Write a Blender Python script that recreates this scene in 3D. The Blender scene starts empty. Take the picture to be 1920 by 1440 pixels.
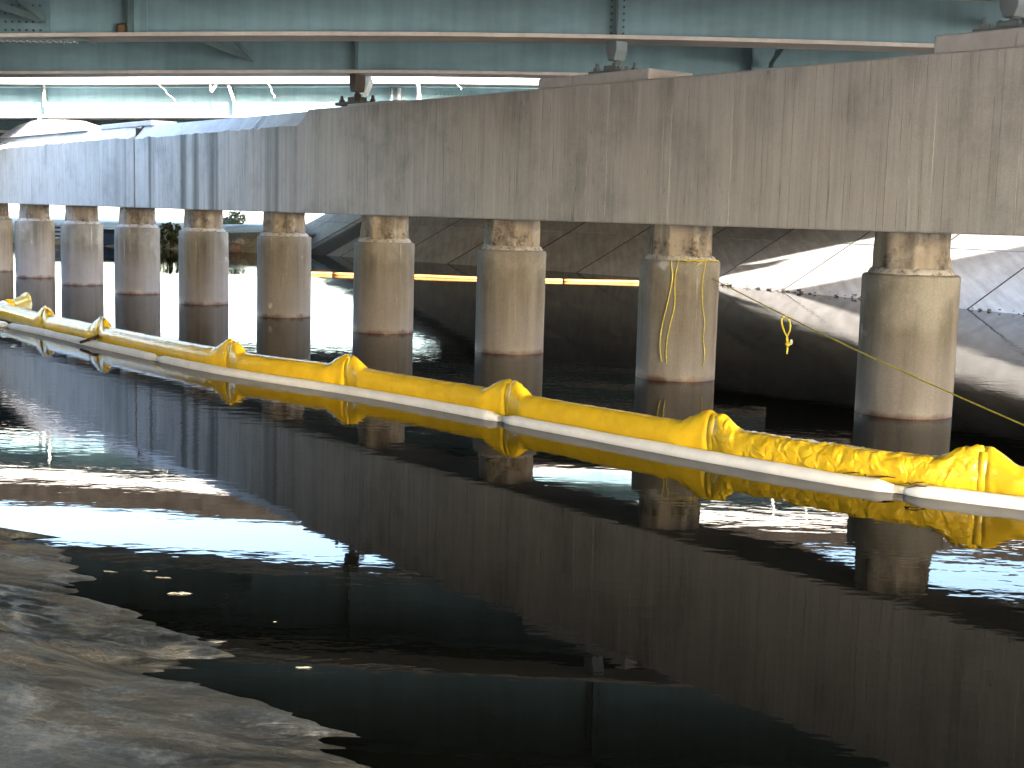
import bpy, bmesh, math, random
from mathutils import Vector, Matrix, noise
random.seed(7)
SC = bpy.context.scene
COL = SC.collection

# ------------------------------------------------------------------ camera
FPX, PITCH, ROLL = 2540.5, 0.124, 0.0276          # focal length in photo pixels, tilt, roll
R0 = Vector((1, 0, 0)); FWD = Vector((0, math.cos(PITCH), -math.sin(PITCH))); U0 = Vector((0, math.sin(PITCH), math.cos(PITCH)))
CR = math.cos(ROLL)*R0 + math.sin(ROLL)*U0
CU = -math.sin(ROLL)*R0 + math.cos(ROLL)*U0
EYE = Vector((0, 0, 2.0))
cam = bpy.data.cameras.new('camera')
cam.sensor_width = 36; cam.lens = FPX/1920*36; cam.clip_start = .05; cam.clip_end = 5000
co = bpy.data.objects.new('camera', cam); COL.objects.link(co)
co.matrix_world = Matrix(((CR.x, CU.x, -FWD.x, EYE.x), (CR.y, CU.y, -FWD.y, EYE.y), (CR.z, CU.z, -FWD.z, EYE.z), (0, 0, 0, 1)))
SC.camera = co

# ------------------------------------------------------------------ sky, sun, exposure
SUNV = Vector((1.98, -2.5, 1.0)).normalized()
w = bpy.data.worlds.new('World'); SC.world = w; w.use_nodes = True
nt = w.node_tree
sky = nt.nodes.new('ShaderNodeTexSky'); sky.sky_type = 'NISHITA'; sky.sun_disc = False
sky.sun_elevation = math.asin(SUNV.z); sky.sun_rotation = math.atan2(SUNV.x, SUNV.y)
sky.air_density = 1.0; sky.dust_density = 2.0; sky.ozone_density = 1.0
nt.links.new(sky.outputs[0], nt.nodes['Background'].inputs[0])
nt.nodes['Background'].inputs[1].default_value = 0.15
sl = bpy.data.lights.new('sun', 'SUN'); sl.energy = 5.0; sl.angle = math.radians(.53); sl.color = (1, .96, .90)
so = bpy.data.objects.new('sun', sl); COL.objects.link(so)
so.rotation_euler = (-SUNV).to_track_quat('-Z', 'Y').to_euler()
SC.view_settings.view_transform = 'Standard'; SC.view_settings.look = 'None'
SC.view_settings.exposure = 3.85; SC.view_settings.gamma = 1; SC.view_settings.use_curve_mapping = False

# ------------------------------------------------------------------ ray helpers (photo pixel -> world)
def ray(x, y): return FWD + CR*((x-960)/FPX) - CU*((y-720)/FPX)
def at_z(x, y, z=0.): d = ray(x, y); return EYE + d*((z-EYE.z)/d.z)
def at_y(x, y, Y): d = ray(x, y); return EYE + d*(Y/d.y)
def proj(P):
    d = Vector(P)-EYE; k = d.dot(FWD); return (960+FPX*d.dot(CR)/k, 720-FPX*d.dot(CU)/k)

# ------------------------------------------------------------------ object helpers
def link(name, me, mat=None, parent=None, loc=None):
    o = bpy.data.objects.new(name, me); COL.objects.link(o)
    if mat is not None and me is not None and not me.materials: me.materials.append(mat)
    if parent is not None: o.parent = parent
    if loc is not None: o.location = loc
    return o
def tag(o, label, cat, group=None):
    o['label'] = label; o['category'] = cat
    if group: o['group'] = group
    return o
def thing(name, label, cat, loc=(0, 0, 0), rz=0, group=None):
    o = bpy.data.objects.new(name, None); COL.objects.link(o); o.empty_display_size = .2
    o.location = loc; o.rotation_euler = (0, 0, rz)
    return tag(o, label, cat, group)
def mesh(name, vs, fs, smooth=False):
    me = bpy.data.meshes.new(name); me.from_pydata([tuple(v) for v in vs], [], fs); me.update()
    if smooth: me.polygons.foreach_set('use_smooth', [True]*len(me.polygons))
    return me
class MB:
    def __init__(s): s.v = []; s.f = []
    def box(s, a, b, M=None, bev=0):
        n = len(s.v); x0, y0, z0 = a; x1, y1, z1 = b
        p = [Vector(q) for q in ((x0,y0,z0),(x1,y0,z0),(x1,y1,z0),(x0,y1,z0),(x0,y0,z1),(x1,y0,z1),(x1,y1,z1),(x0,y1,z1))]
        if M: p = [M @ q for q in p]
        s.v += p; s.f += [tuple(n+i for i in q) for q in ((0,3,2,1),(4,5,6,7),(0,1,5,4),(1,2,6,5),(2,3,7,6),(3,0,4,7))]
        return s
    def tube(s, pts, r, k=8, cap=True):
        pts = [Vector(p) for p in pts]; n0 = len(s.v); m = len(pts); nrm = None
        for i, p in enumerate(pts):
            t = (pts[min(i+1, m-1)]-pts[max(i-1, 0)]).normalized()
            if nrm is None: nrm = t.orthogonal().normalized()
            nrm = (nrm - t*nrm.dot(t)).normalized(); b = t.cross(nrm)
            rr = r[i] if isinstance(r, (list, tuple)) else r
            for j in range(k):
                a = 2*math.pi*j/k; s.v.append(p+(nrm*math.cos(a)+b*math.sin(a))*rr)
        for i in range(m-1):
            for j in range(k):
                a = n0+i*k+j; b2 = n0+i*k+(j+1) % k; s.f.append((a, b2, b2+k, a+k))
        if cap: s.f.append(tuple(n0+j for j in range(k))[::-1]); s.f.append(tuple(n0+(m-1)*k+j for j in range(k)))
        return s
    def lathe(s, prof, k=40, c=(0, 0), fn=None, top=True, bottom=False):
        n0 = len(s.v); m = len(prof)
        for i, (r, z) in enumerate(prof):
            for j in range(k):
                a = 2*math.pi*j/k; rr, zz = (r, z) if fn is None else fn(r, z, a)
                s.v.append(Vector((c[0]+rr*math.cos(a), c[1]+rr*math.sin(a), zz)))
        for i in range(m-1):
            for j in range(k):
                a = n0+i*k+j; b = n0+i*k+(j+1) % k; s.f.append((a, b, b+k, a+k))
        if top: s.f.append(tuple(n0+(m-1)*k+j for j in range(k)))
        if bottom: s.f.append(tuple(n0+j for j in range(k))[::-1])
        return s
    def prism(s, poly, t0, t1, M=None):            # polygon in local x,z, thickness along local y
        n = len(s.v); k = len(poly)
        for t in (t0, t1):
            for x, z in poly:
                q = Vector((x, t, z)); s.v.append(M @ q if M else q)
        s.f.append(tuple(n+i for i in range(k))); s.f.append(tuple(n+k+i for i in range(k))[::-1])
        for i in range(k): j = (i+1) % k; s.f.append((n+j, n+i, n+k+i, n+k+j))
        return s
    def build(s, name, mat, parent=None, smooth=False, bevel=0, label=None, kind=None, auto=None):
        me = mesh(name, s.v, s.f, smooth)
        bm = bmesh.new(); bm.from_mesh(me); bmesh.ops.recalc_face_normals(bm, faces=bm.faces)
        if bevel: bmesh.ops.bevel(bm, geom=bm.edges[:], offset=bevel, segments=1, affect='EDGES', clamp_overlap=True)
        bm.to_mesh(me); bm.free()
        if auto: 
            me.polygons.foreach_set('use_smooth', [True]*len(me.polygons)); me.set_sharp_from_angle(angle=math.radians(auto))
        o = link(name, me, mat, parent)
        if label: o['label'] = label
        if kind: o['kind'] = kind
        return o
def N3(x, y, z): return noise.noise(Vector((x, y, z)))

# ------------------------------------------------------------------ materials
class NT:
    def __init__(s, name):
        s.m = bpy.data.materials.new(name); s.m.use_nodes = True; s.t = s.m.node_tree; s.b = s.t.nodes['Principled BSDF']
    def n(s, typ, **kw):
        q = s.t.nodes.new(typ)
        for k, v in kw.items(): setattr(q, k, v)
        return q
    def l(s, a, b): s.t.links.new(a, b)
    def coord(s, scale=(1, 1, 1), rnd=True, which='Object'):
        tc = s.n('ShaderNodeTexCoord'); mp = s.n('ShaderNodeMapping'); mp.inputs['Scale'].default_value = scale
        if rnd:
            oi = s.n('ShaderNodeObjectInfo'); mu = s.n('ShaderNodeVectorMath', operation='SCALE')
            cb = s.n('ShaderNodeCombineXYZ'); s.l(oi.outputs['Random'], cb.inputs[0]); s.l(oi.outputs['Random'], cb.inputs[1])
            s.l(cb.outputs[0], mu.inputs[0]); mu.inputs['Scale'].default_value = 37.
            s.l(mu.outputs[0], mp.inputs['Location'])
        s.l(tc.outputs[which], mp.inputs[0]); return mp.outputs[0]
    def noise(s, scale=(1, 1, 1), sc=1., det=4., rough=.55, dist=0., rnd=True, which='Object'):
        q = s.n('ShaderNodeTexNoise'); s.l(s.coord(scale, rnd, which), q.inputs['Vector'])
        q.inputs['Scale'].default_value = sc; q.inputs['Detail'].default_value = det; q.inputs['Roughness'].default_value = rough
        q.inputs['Distortion'].default_value = dist; return q.outputs['Fac']
    def ramp(s, fac, stops):
        r = s.n('ShaderNodeValToRGB'); e = r.color_ramp.elements
        while len(e) < len(stops): e.new(.5)
        for x, (p, c) in zip(e, stops): x.position = p; x.color = (*c, 1) if len(c) == 3 else c
        s.l(fac, r.inputs[0]); return r.outputs[0]
    def g(s, a): return (a, a, a)
    def mix(s, fac, a, b, mode='MIX'):
        q = s.n('ShaderNodeMix', data_type='RGBA', blend_type=mode)
        for i, v in ((0, fac), (6, a), (7, b)):
            if hasattr(v, 'is_linked') or hasattr(v, 'links'): s.l(v, q.inputs[i])
            elif i == 0: q.inputs[0].default_value = v
            else: q.inputs[i].default_value = (*v, 1)
        return q.outputs[2]
    def z(s):
        tc = s.n('ShaderNodeTexCoord'); sp = s.n('ShaderNodeSeparateXYZ'); s.l(tc.outputs['Object'], sp.inputs[0]); return sp.outputs
    def mrange(s, v, a, b, c=0., d=1.):
        q = s.n('ShaderNodeMapRange'); s.l(v, q.inputs[0])
        for i, x in zip((1, 2, 3, 4), (a, b, c, d)): q.inputs[i].default_value = x
        return q.outputs[0]
    def math(s, op, a, b=None):
        q = s.n('ShaderNodeMath', operation=op)
        for i, v in enumerate((a, b)):
            if v is None: continue
            if hasattr(v, 'links'): s.l(v, q.inputs[i])
            else: q.inputs[i].default_value = v
        return q.outputs[0]
    def bump(s, h, strength=.5, dist=.01):
        q = s.n('ShaderNodeBump'); q.inputs['Strength'].default_value = strength; q.inputs['Distance'].default_value = dist
        if s.b.inputs['Normal'].is_linked: s.l(s.b.inputs['Normal'].links[0].from_socket, q.inputs['Normal'])
        s.l(h, q.inputs['Height']); s.l(q.outputs[0], s.b.inputs['Normal']); return s
    def out(s, col=None, rough=.7, metal=0., spec=None):
        if col is not None:
            if hasattr(col, 'links'): s.l(col, s.b.inputs['Base Color'])
            else: s.b.inputs['Base Color'].default_value = (*col, 1)
        if hasattr(rough, 'links'): s.l(rough, s.b.inputs['Roughness'])
        else: s.b.inputs['Roughness'].default_value = rough
        s.b.inputs['Metallic'].default_value = metal
        if spec is not None: s.b.inputs['Specular IOR Level'].default_value = spec
        return s.m

def m_beam(name, tint):
    k = NT(name); a, b = tint
    st = k.noise((11, 1, .45), 1.0, 8, .7)                       # fine vertical streaks
    base = k.ramp(st, [(.28, tuple(c*.80 for c in a)), (.46, a), (.6, b), (.75, tuple(c*1.05 for c in b))])
    blot = k.noise((.9, .5, .9), 1.3, 9, .68)
    base = k.mix(1., base, k.ramp(blot, [(.3, (.72, .72, .71)), (.5, (1, .98, .97)), (.75, (1.12, 1.07, 1.04))]), 'MULTIPLY')
    wide = k.noise((2.2, 1, .05), 1.0, 3, .5)                    # broad run-down stains from the joint
    xs = k.z()[0]
    msk = k.math('MULTIPLY', k.mrange(wide, .5, .66), k.math('MULTIPLY', k.mrange(xs, 11.5, 14.0), k.mrange(xs, 21.5, 19.5)))
    base = k.mix(k.math('MULTIPLY', msk, .75), base, (.07, .075, .06))
    top = k.noise((1.3, 1, .4), 1.1, 4, .6)
    tm = k.math('MULTIPLY', k.mrange(top, .52, .68), k.mrange(k.z()[2], 2.9, 3.7))
    base = k.mix(k.math('MULTIPLY', tm, .55), base, (.12, .115, .10))
    dr = k.noise((22, 1, .5), 1.0, 3, .6)
    base = k.mix(k.math('MULTIPLY', k.mrange(dr, .66, .74), .6), base, (.05, .045, .04))
    wh = k.noise((1.6, 1, 1.1), 1.6, 5, .7)
    base = k.mix(k.math('MULTIPLY', k.mrange(wh, .70, .76), .5), base, (.5, .49, .48))
    ck = k.noise((3.1, 1, .12), 2.6, 2, .4); cm = k.noise((.7, 1, .9), 1.4, 4, .6)
    crack = k.math('MULTIPLY', k.mrange(k.math('ABSOLUTE', k.math('SUBTRACT', ck, .5)), .0035, .0), k.mrange(cm, .5, .62))
    base = k.mix(k.math('MULTIPLY', crack, .85), base, (.03, .028, .026))
    fine = k.noise((1, 1, 1), 60, 4, .7)
    base = k.mix(1., base, k.ramp(fine, [(.3, (.86, .86, .86)), (.7, (1.1, 1.1, 1.1))]), 'MULTIPLY')
    k.bump(st, .5, .012); k.bump(fine, .35, .006)
    return k.out(base, .88, spec=.25)
M = {}
M['beam'] = m_beam('cast concrete brown grey', ((.52, .512, .512), (.585, .58, .58)))
M['beamL'] = m_beam('cast concrete pale grey', ((.46, .455, .45), (.52, .515, .51)))
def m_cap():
    k = NT('pale dusty and lit-painted concrete')
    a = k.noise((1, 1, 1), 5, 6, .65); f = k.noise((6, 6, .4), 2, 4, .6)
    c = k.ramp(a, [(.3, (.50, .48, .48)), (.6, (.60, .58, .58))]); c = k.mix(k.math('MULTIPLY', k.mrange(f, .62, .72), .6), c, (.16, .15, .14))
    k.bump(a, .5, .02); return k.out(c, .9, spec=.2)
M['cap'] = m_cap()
def m_casing():
    k = NT('stained column casing')
    st = k.noise((7, 7, .35), 1., 5, .6); bl = k.noise((1, 1, .8), 1.7, 5, .6); fine = k.noise((1, 1, 1), 45, 4, .7)
    z = k.z()[2]
    low = k.ramp(st, [(.3, (.18, .168, .165)), (.7, (.235, .222, .215))])
    up = k.ramp(st, [(.28, (.105, .094, .076)), (.5, (.165, .15, .126)), (.72, (.225, .21, .187))])
    zz = k.math('ADD', z, k.mrange(bl, .3, .7, -.35, .35))
    c = k.mix(k.mrange(zz, .25, 1.0), low, up)
    c = k.mix(k.math('MULTIPLY', k.mrange(zz, 1.05, 1.5), .6), c, k.ramp(bl, [(.35, (.16, .15, .13)), (.65, (.34, .33, .30))]))
    ef = k.noise((11, 11, .5), 1., 4, .65)
    c = k.mix(k.math('MULTIPLY', k.mrange(ef, .63, .74), k.mrange(z, .3, 1.3, .1, .8)), c, (.52, .50, .45))
    sp = k.noise((1, 1, .7), 2.3, 3, .5)
    c = k.mix(k.math('MULTIPLY', k.mrange(sp, .69, .74), .6), c, (.52, .54, .57))
    wl = k.math('ADD', z, k.mrange(k.noise((3, 3, 3), 2, 3), .3, .7, -.03, .03))
    c = k.mix(k.mrange(wl, .065, .005), c, k.mix(.5, (.13, .07, .055), (.09, .055, .045)))
    c = k.mix(1., c, k.ramp(fine, [(.3, (.84, .84, .84)), (.7, (1.1, 1.1, 1.1))]), 'MULTIPLY')
    k.bump(st, .4, .012); k.bump(fine, .4, .006)
    return k.out(c, k.mrange(wl, .02, .2, .3, .85), spec=.3)
M['casing'] = m_casing()
def m_neck():
    k = NT('spalled neck concrete')
    b = k.noise((1, 1, .8), 3.2, 6, .65); st = k.noise((8, 8, .6), 1., 4, .6); f = k.noise((1, 1, 1), 26, 5, .75)
    c = k.ramp(st, [(.3, (.21, .182, .155)), (.55, (.30, .265, .225)), (.75, (.37, .34, .30))])
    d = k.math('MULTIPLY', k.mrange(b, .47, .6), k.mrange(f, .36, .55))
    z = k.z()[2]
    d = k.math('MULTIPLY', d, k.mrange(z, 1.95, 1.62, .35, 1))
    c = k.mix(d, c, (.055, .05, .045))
    c = k.mix(k.math('MULTIPLY', k.mrange(k.noise((1, 1, 1), 4.4, 4), .58, .7), .6), c, (.45, .43, .40))
    k.bump(b, .8, .05); k.bump(f, .7, .02); return k.out(c, .92, spec=.2)
M['neck'] = m_neck()
def m_collar():
    k = NT('pale grout'); a = k.noise((1, 1, 1), 14, 5, .7)
    k.bump(a, .8, .02); return k.out(k.ramp(a, [(.35, (.16, .15, .14)), (.5, (.42, .40, .38)), (.7, (.52, .51, .49))]), .9, spec=.2)
M['collar'] = m_collar()
def m_steel(name, c, rough=.42, var=.25, rust=.25):
    k = NT(name); a = k.noise((.35, 1, 1), 1.2, 5, .6); st = k.noise((4, 4, .35), 1.2, 4, .6)
    col = k.ramp(a, [(.3, tuple(x*(1-var) for x in c)), (.7, tuple(x*(1+var) for x in c))])
    col = k.mix(1., col, k.ramp(st, [(.35, (.88, .88, .88)), (.65, (1.06, 1.06, 1.06))]), 'MULTIPLY')
    r = k.noise((1, 1, 1), 7, 5, .7)
    col = k.mix(k.math('MULTIPLY', k.mrange(r, .67, .75), rust), col, (.17, .085, .04))
    k.bump(a, .1, .02); return k.out(col, k.mrange(st, .3, .7, rough-.08, rough+.1), spec=.5)
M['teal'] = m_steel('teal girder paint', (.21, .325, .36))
M['flange'] = m_steel('pale beige flange paint', (.62, .54, .47), .5, .22, .3)  # bottom flanges beige, paler than the teal webs
M['teal_dark'] = m_steel('dark teal paint and painted shade', (.13, .19, .195), .45)
M['bearing'] = m_steel('grey green bearing paint', (.20, .235, .24), .5, .15, .3)
M['rusty'] = m_steel('rusty bearing steel', (.075, .055, .035), .8, .35, .9)
M['bolt'] = m_steel('bolt steel', (.06, .08, .085), .5)
M['palebolt'] = m_steel('lit-painted bolt heads', (.45, .46, .45), .5)  # bolt steel made pale, light on the heads painted in
M['ochre'] = m_steel('ochre clamp', (.16, .095, .04), .6)
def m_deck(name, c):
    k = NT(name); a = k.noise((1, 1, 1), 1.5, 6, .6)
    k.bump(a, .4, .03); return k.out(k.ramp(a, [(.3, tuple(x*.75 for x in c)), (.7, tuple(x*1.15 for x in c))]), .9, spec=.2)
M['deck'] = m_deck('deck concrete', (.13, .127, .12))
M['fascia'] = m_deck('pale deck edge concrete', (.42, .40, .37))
def m_slope():
    k = NT('slope paving concrete'); a = k.noise((1, 1, 1), .9, 6, .6); s = k.noise((5, .5, .5), 1.2, 4, .6); f = k.noise((1, 1, 1), 18, 4, .7)
    oi = k.n('ShaderNodeObjectInfo')
    c = k.ramp(a, [(.3, (.33, .305, .285)), (.7, (.45, .425, .405))])
    c = k.mix(1., c, k.ramp(s, [(.35, (.80, .80, .78)), (.65, (1.05, 1.05, 1.05))]), 'MULTIPLY')
    c = k.mix(1., c, k.ramp(oi.outputs['Random'], [(0, (.88, .88, .88)), (1, (1.06, 1.05, 1.04))]), 'MULTIPLY')
    k.bump(f, .4, .01); k.bump(a, .3, .02); return k.out(c, .9, spec=.2)
M['slope'] = m_slope()
def m_ground(name, c1, c2, sc=1.2):
    k = NT(name); a = k.noise((1, 1, 1), sc, 8, .65, rnd=False); f = k.noise((1, 1, 1), sc*14, 5, .7, rnd=False)
    c = k.ramp(a, [(.3, c1), (.7, c2)]); c = k.mix(1., c, k.ramp(f, [(.3, (.7, .7, .7)), (.7, (1.2, 1.2, 1.2))]), 'MULTIPLY')
    k.bump(f, .8, .05); return k.out(c, .95, spec=.15)
M['bankfar'] = m_ground('grassy rubble bank', (.24, .25, .19), (.48, .46, .42), .5)
M['dirt'] = m_ground('dark silty bank', (.06, .052, .042), (.12, .10, .08))
M['nearbank'] = m_ground('pale paved near bank', (.41, .405, .40), (.53, .525, .52), .4)
M['plain'] = m_ground('pale gravel ground', (.26, .25, .22), (.38, .36, .32), .3)
def m_water():
    k = NT('dark river water')
    tc = k.n('ShaderNodeTexCoord')
    def nz(scale, det, rough, rot=0):
        mp = k.n('ShaderNodeMapping'); mp.inputs['Scale'].default_value = scale; mp.inputs['Rotation'].default_value = (0, 0, rot)
        k.l(tc.outputs['Object'], mp.inputs[0]); q = k.n('ShaderNodeTexNoise'); k.l(mp.outputs[0], q.inputs['Vector'])
        q.inputs['Scale'].default_value = 1; q.inputs['Detail'].default_value = det; q.inputs['Roughness'].default_value = rough; return q.outputs['Fac']
    a = nz((.8, .9, 1), 2, .5, .4); b = nz((4.0, 7.5, 1), 2.5, .5, .12); patch = nz((.14, .2, 1), 2, .5, .3)
    k.bump(a, 1., .0016); k.bump(k.math('MULTIPLY', b, k.mrange(patch, .42, .68, .25, 1.3)), 1., .0014)
    nrm = k.b.inputs['Normal'].links[0].from_socket
    fr = k.n('ShaderNodeFresnel'); fr.inputs['IOR'].default_value = 1.31; k.l(nrm, fr.inputs['Normal'])
    gl = k.n('ShaderNodeBsdfGlossy'); gl.inputs['Roughness'].default_value = .016; k.l(nrm, gl.inputs['Normal'])
    df = k.n('ShaderNodeBsdfDiffuse'); df.inputs['Color'].default_value = (.0035, .0042, .0036, 1)
    mx = k.n('ShaderNodeMixShader'); k.l(k.math('MULTIPLY', fr.outputs[0], .84), mx.inputs[0]); k.l(df.outputs[0], mx.inputs[1]); k.l(gl.outputs[0], mx.inputs[2])
    k.t.nodes.remove(k.b); k.l(mx.outputs[0], k.t.nodes['Material Output'].inputs['Surface'])
    return k.m
M['water'] = m_water()
def m_tarp(name):
    k = NT(name)
    a = k.noise((1, 1, 1), 1.0, 8, .66, .8, rnd=False); s = k.noise((1.1, 3.2, 2), 2.0, 8, .68, .9, rnd=False); f = k.noise((1, 1, 1), 30, 6, .75, rnd=False)
    dust_shade = k.ramp(s, [(.32, (.010, .012, .014)), (.44, (.044, .048, .050)), (.56, (.086, .090, .092)), (.70, (.145, .148, .150))])  # dusty tone; the dark streaks paint shade into the folds
    dust_shade = k.mix(1., dust_shade, k.ramp(f, [(.3, (.72, .72, .72)), (.7, (1.2, 1.2, 1.2))]), 'MULTIPLY')
    sp0 = k.noise((1, 1, 1), 2.4, 8, .72, .4, rnd=False)
    bare = k.ramp(k.math('ADD', k.math('MULTIPLY', sp0, .7), k.math('MULTIPLY', f, .3)), [(.41, (.012, .016, .022)), (.48, (.034, .044, .058)), (.53, (.085, .10, .122)), (.62, (.20, .215, .245))])
    z = k.z()[2]
    sp = k.math('ADD', k.math('ADD', a, k.math('MULTIPLY', k.math('SUBTRACT', f, .5), .2)), k.mrange(z, .03, .30, -.09, .24))
    fac = k.mrange(sp, .43, .53)
    brn = k.noise((.8, 4, 2), 1.4, 4, .6, rnd=False)
    c = k.mix(fac, dust_shade, bare); c = k.mix(k.math('MULTIPLY', k.mrange(brn, .6, .72), .25), c, (.11, .075, .05))
    k.bump(s, .8, .05); k.bump(sp0, .6, .03); k.bump(f, .5, .006)
    return k.out(c, k.mrange(fac, 0, 1, .7, .4), spec=.45)
M['tarp'] = m_tarp('muddy black plastic sheet')
def m_yellow(name, bs):
    k = NT(name); a = k.noise((1, 1, 1), 5, 5, .6); w_ = k.noise((1, 1, 1), 16 if bs < .5 else 8, 2, .45, 1.6)
    c = k.ramp(a, [(.3, (.74, .48, .02)), (.7, (.86, .60, .035))])
    d = k.noise((2, 2, 2), 1.6, 5, .65); c = k.mix(k.math('MULTIPLY', k.mrange(d, .56, .72), .35), c, (.36, .19, .03))
    k.bump(w_, bs, .02 if bs < .5 else .05); return k.out(c, .2, spec=.6)
M['yellow'] = m_yellow('yellow boom vinyl', .2); M['yellow_crinkled'] = m_yellow('crinkled yellow boom vinyl', .55)
def m_white():
    k = NT('white absorbent sock'); a = k.noise((1, 1, 1), 6, 5, .65); f = k.noise((1, 1, 1), 50, 4, .7)
    c = k.ramp(a, [(.3, (.74, .77, .83)), (.6, (.85, .88, .93))])
    d = k.noise((1, 1, 1), 2.2, 6, .75); c = k.mix(k.math('MULTIPLY', k.mrange(d, .63, .74), .6), c, (.16, .16, .15))
    k.bump(a, .5, .012); k.bump(f, .3, .004); return k.out(c, .75, spec=.3)
M['white'] = m_white()
def flat(name, c, rough=.7, var=.25, sc=20, spec=.3):
    k = NT(name); a = k.noise((1, 1, 1), sc, 4, .6)
    k.bump(a, .3, .004); return k.out(k.ramp(a, [(.3, tuple(x*(1-var) for x in c)), (.7, tuple(min(1, x*(1+var)) for x in c))]), rough, spec=spec)
M['barrier'] = flat('weathered brown barrier', (.024, .019, .015), .95, .4, 3, .05)
M['groove_shade'] = flat('shade-painted board groove concrete', (.42, .41, .395), .95, .4, 3, .1)  # groove sides coloured darker to cancel the light they catch
M['rope'] = flat('yellow poly rope', (.62, .52, .06), .55)
M['orange'] = flat('faded orange vinyl', (.30, .13, .035), .7)
M['twig'] = flat('wet twigs', (.035, .028, .02), .8)
M['scrap'] = flat('pale plastic scrap', (.66, .64, .58), .6, .1)
M['scum'] = flat('grey scum flake', (.34, .33, .31), .6, .4, 60)
M['string'] = flat('pale cord', (.62, .62, .58), .7)
M['stone'] = flat('reddish rubble stone', (.22, .17, .15), .9, .4, 6)
M['stone2'] = flat('grey rubble stone', (.27, .27, .26), .9, .4, 6)
M['blue'] = flat('dark blue painted metal', (.035, .075, .19), .4, .2, 3)
M['darkblue'] = flat('near black blue rubber', (.012, .018, .035), .6)
M['bark'] = flat('twiggy bark', (.09, .075, .06), .9)
M['leaf'] = flat('dull green leaves', (.065, .08, .035), .7, .5, 9)
M['sign'] = flat('pale blue panel', (.42, .55, .75), .6, .1, 3)

# ------------------------------------------------------------------ pier line
C0 = Vector((4.2209, 14.4856, 0)); TH = .6616; BD = Vector((-math.sin(TH), math.cos(TH), 0)); SP = 3.4803
BN = Vector((-BD.y, BD.x, 0)) if False else Vector((-math.cos(TH), -math.sin(TH), 0))      # face normal towards the camera
RAD, ZC, ZB, ZT = .505, 1.4927, 1.9342, 3.7133
RZB = math.atan2(BD.y, BD.x)
def on_beam(i, off=0, z=0): return C0 + BD*(SP*i) + BN*off + Vector((0, 0, z))

# ------------------------------------------------------------------ setting: water, ground
bx = [Vector((30.5, -3, 0)), Vector((22, 14, 0)), Vector((12.03, 31.96, 0)), Vector((4.4, 46.4, 0)), Vector((1.2, 50.2, 0)), Vector((-4., 55.5, 0)), Vector((-9.6, 61.5, 0)), Vector((-12.6, 67.5, 0))]
NB = Vector((.88, .475, 0)).normalized()                    # inland direction of the far bank
m = MB(); m.v = [Vector(p) for p in ((-220, -160, 0), (160, -160, 0), (160, 160, 0), (-220, 160, 0))]; m.f = [(0, 1, 2, 3)]
river = m.build('river', M['water']); river['kind'] = 'structure'
m = MB(); m.v = [Vector(p) for p in ((-1500, -1500, -1.2), (1500, -1500, -1.2), (1500, 1500, -1.2), (-1500, 1500, -1.2))]; m.f = [(0, 1, 2, 3)]
m.build('ground', M['plain'])['kind'] = 'structure'

# ---- far bank: paved slope in panels, embankment behind
TAN = .55
def cum(pts):
    L = [0]
    for a, b in zip(pts, pts[1:]): L.append(L[-1]+(b-a).length)
    return L
BL = cum(bx)
def bank_pt(s, u, dz=0):
    s = max(0, min(BL[-1]-1e-4, s))
    for k in range(len(bx)-1):
        if BL[k+1] >= s: break
    p = bx[k].lerp(bx[k+1], (s-BL[k])/(BL[k+1]-BL[k]))
    return p + NB*u + Vector((0, 0, u*TAN+dz))
m = MB()
ns = 60
rows = [(-2.5, -.035), (0, -.035), (9.0, -.035)]
for j in range(ns+1):
    s = BL[-1]*j/ns
    for u, dz in rows: m.v.append(bank_pt(s, u, dz))
    p = bank_pt(s, 9., -.035); m.v.append(p+NB*120)
for j in range(ns):
    for r in range(3): a = j*4+r; m.f.append((a, a+4, a+5, a+1))
a = ns*4
bank = m.build('far_bank', M['dirt']); bank['kind'] = 'structure'
def near(sx, k=3.6):                                           # joints spaced along the shore
    n = int(BL[-1]/k); return [BL[-1]*j/n for j in range(n+1)]
# joints placed so that some fall where the photograph shows them
def shore_s(x, y):
    q = at_z(x, y, 0); best = min(range(4000), key=lambda j: (bank_pt(BL[-1]*j/4000, 0)-q).length); return BL[-1]*best/4000
js = sorted([shore_s(1450, 546), shore_s(1790, 580)])
step = js[1]-js[0]; step = step/2 if step > 6 else step
S = []; q = js[0]
while q > .5: S.append(q); q -= step
S = S[::-1]; q = js[0]+step
while q < BL[-1]-.5: S.append(q); q += step
S = [0]+S+[BL[-1]]
for a, b in zip(S, S[1:]):
    for u0, u1 in ((-1.6, 2.55), (2.6, 5.4), (5.45, 8.6)):
        m = MB(); g = .012
        jz = random.uniform(-.008, .008)
        for dz in (-.032, jz):
            for (s_, u_) in ((a+g, u0), (b-g, u0), (b-g, u1), (a+g, u1)): m.v.append(bank_pt(s_, u_, dz))
        m.f = [(0, 3, 2, 1), (4, 5, 6, 7), (0, 1, 5, 4), (1, 2, 6, 5), (2, 3, 7, 6), (3, 0, 4, 7)]
        m.build('paving_panel', M['slope'], bank)
M['sealant'] = flat('dark joint sealant', (.03, .028, .026), .8)
for a in S[1:-1]:
    m = MB()
    for u_ in (-1.6, 2.0, 5.4, 8.6):
        for ds in (-.017, .017): m.v.append(bank_pt(a+ds, u_, .014))
    m.f = [(2*k, 2*k+1, 2*k+3, 2*k+2) for k in range(3)]
    m.v += [v-Vector((0, 0, .03)) for v in m.v]; m.f += [(8+2*k, 8+2*k+2, 8+2*k+3, 8+2*k+1) for k in range(3)]
    m.f += [(0, 2, 10, 8), (2, 4, 12, 10), (4, 6, 14, 12), (1, 9, 11, 3), (3, 11, 13, 5), (5, 13, 15, 7), (0, 8, 9, 1), (6, 7, 15, 14)]
    m.build('joint_sealant', M['sealant'], bank)
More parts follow.
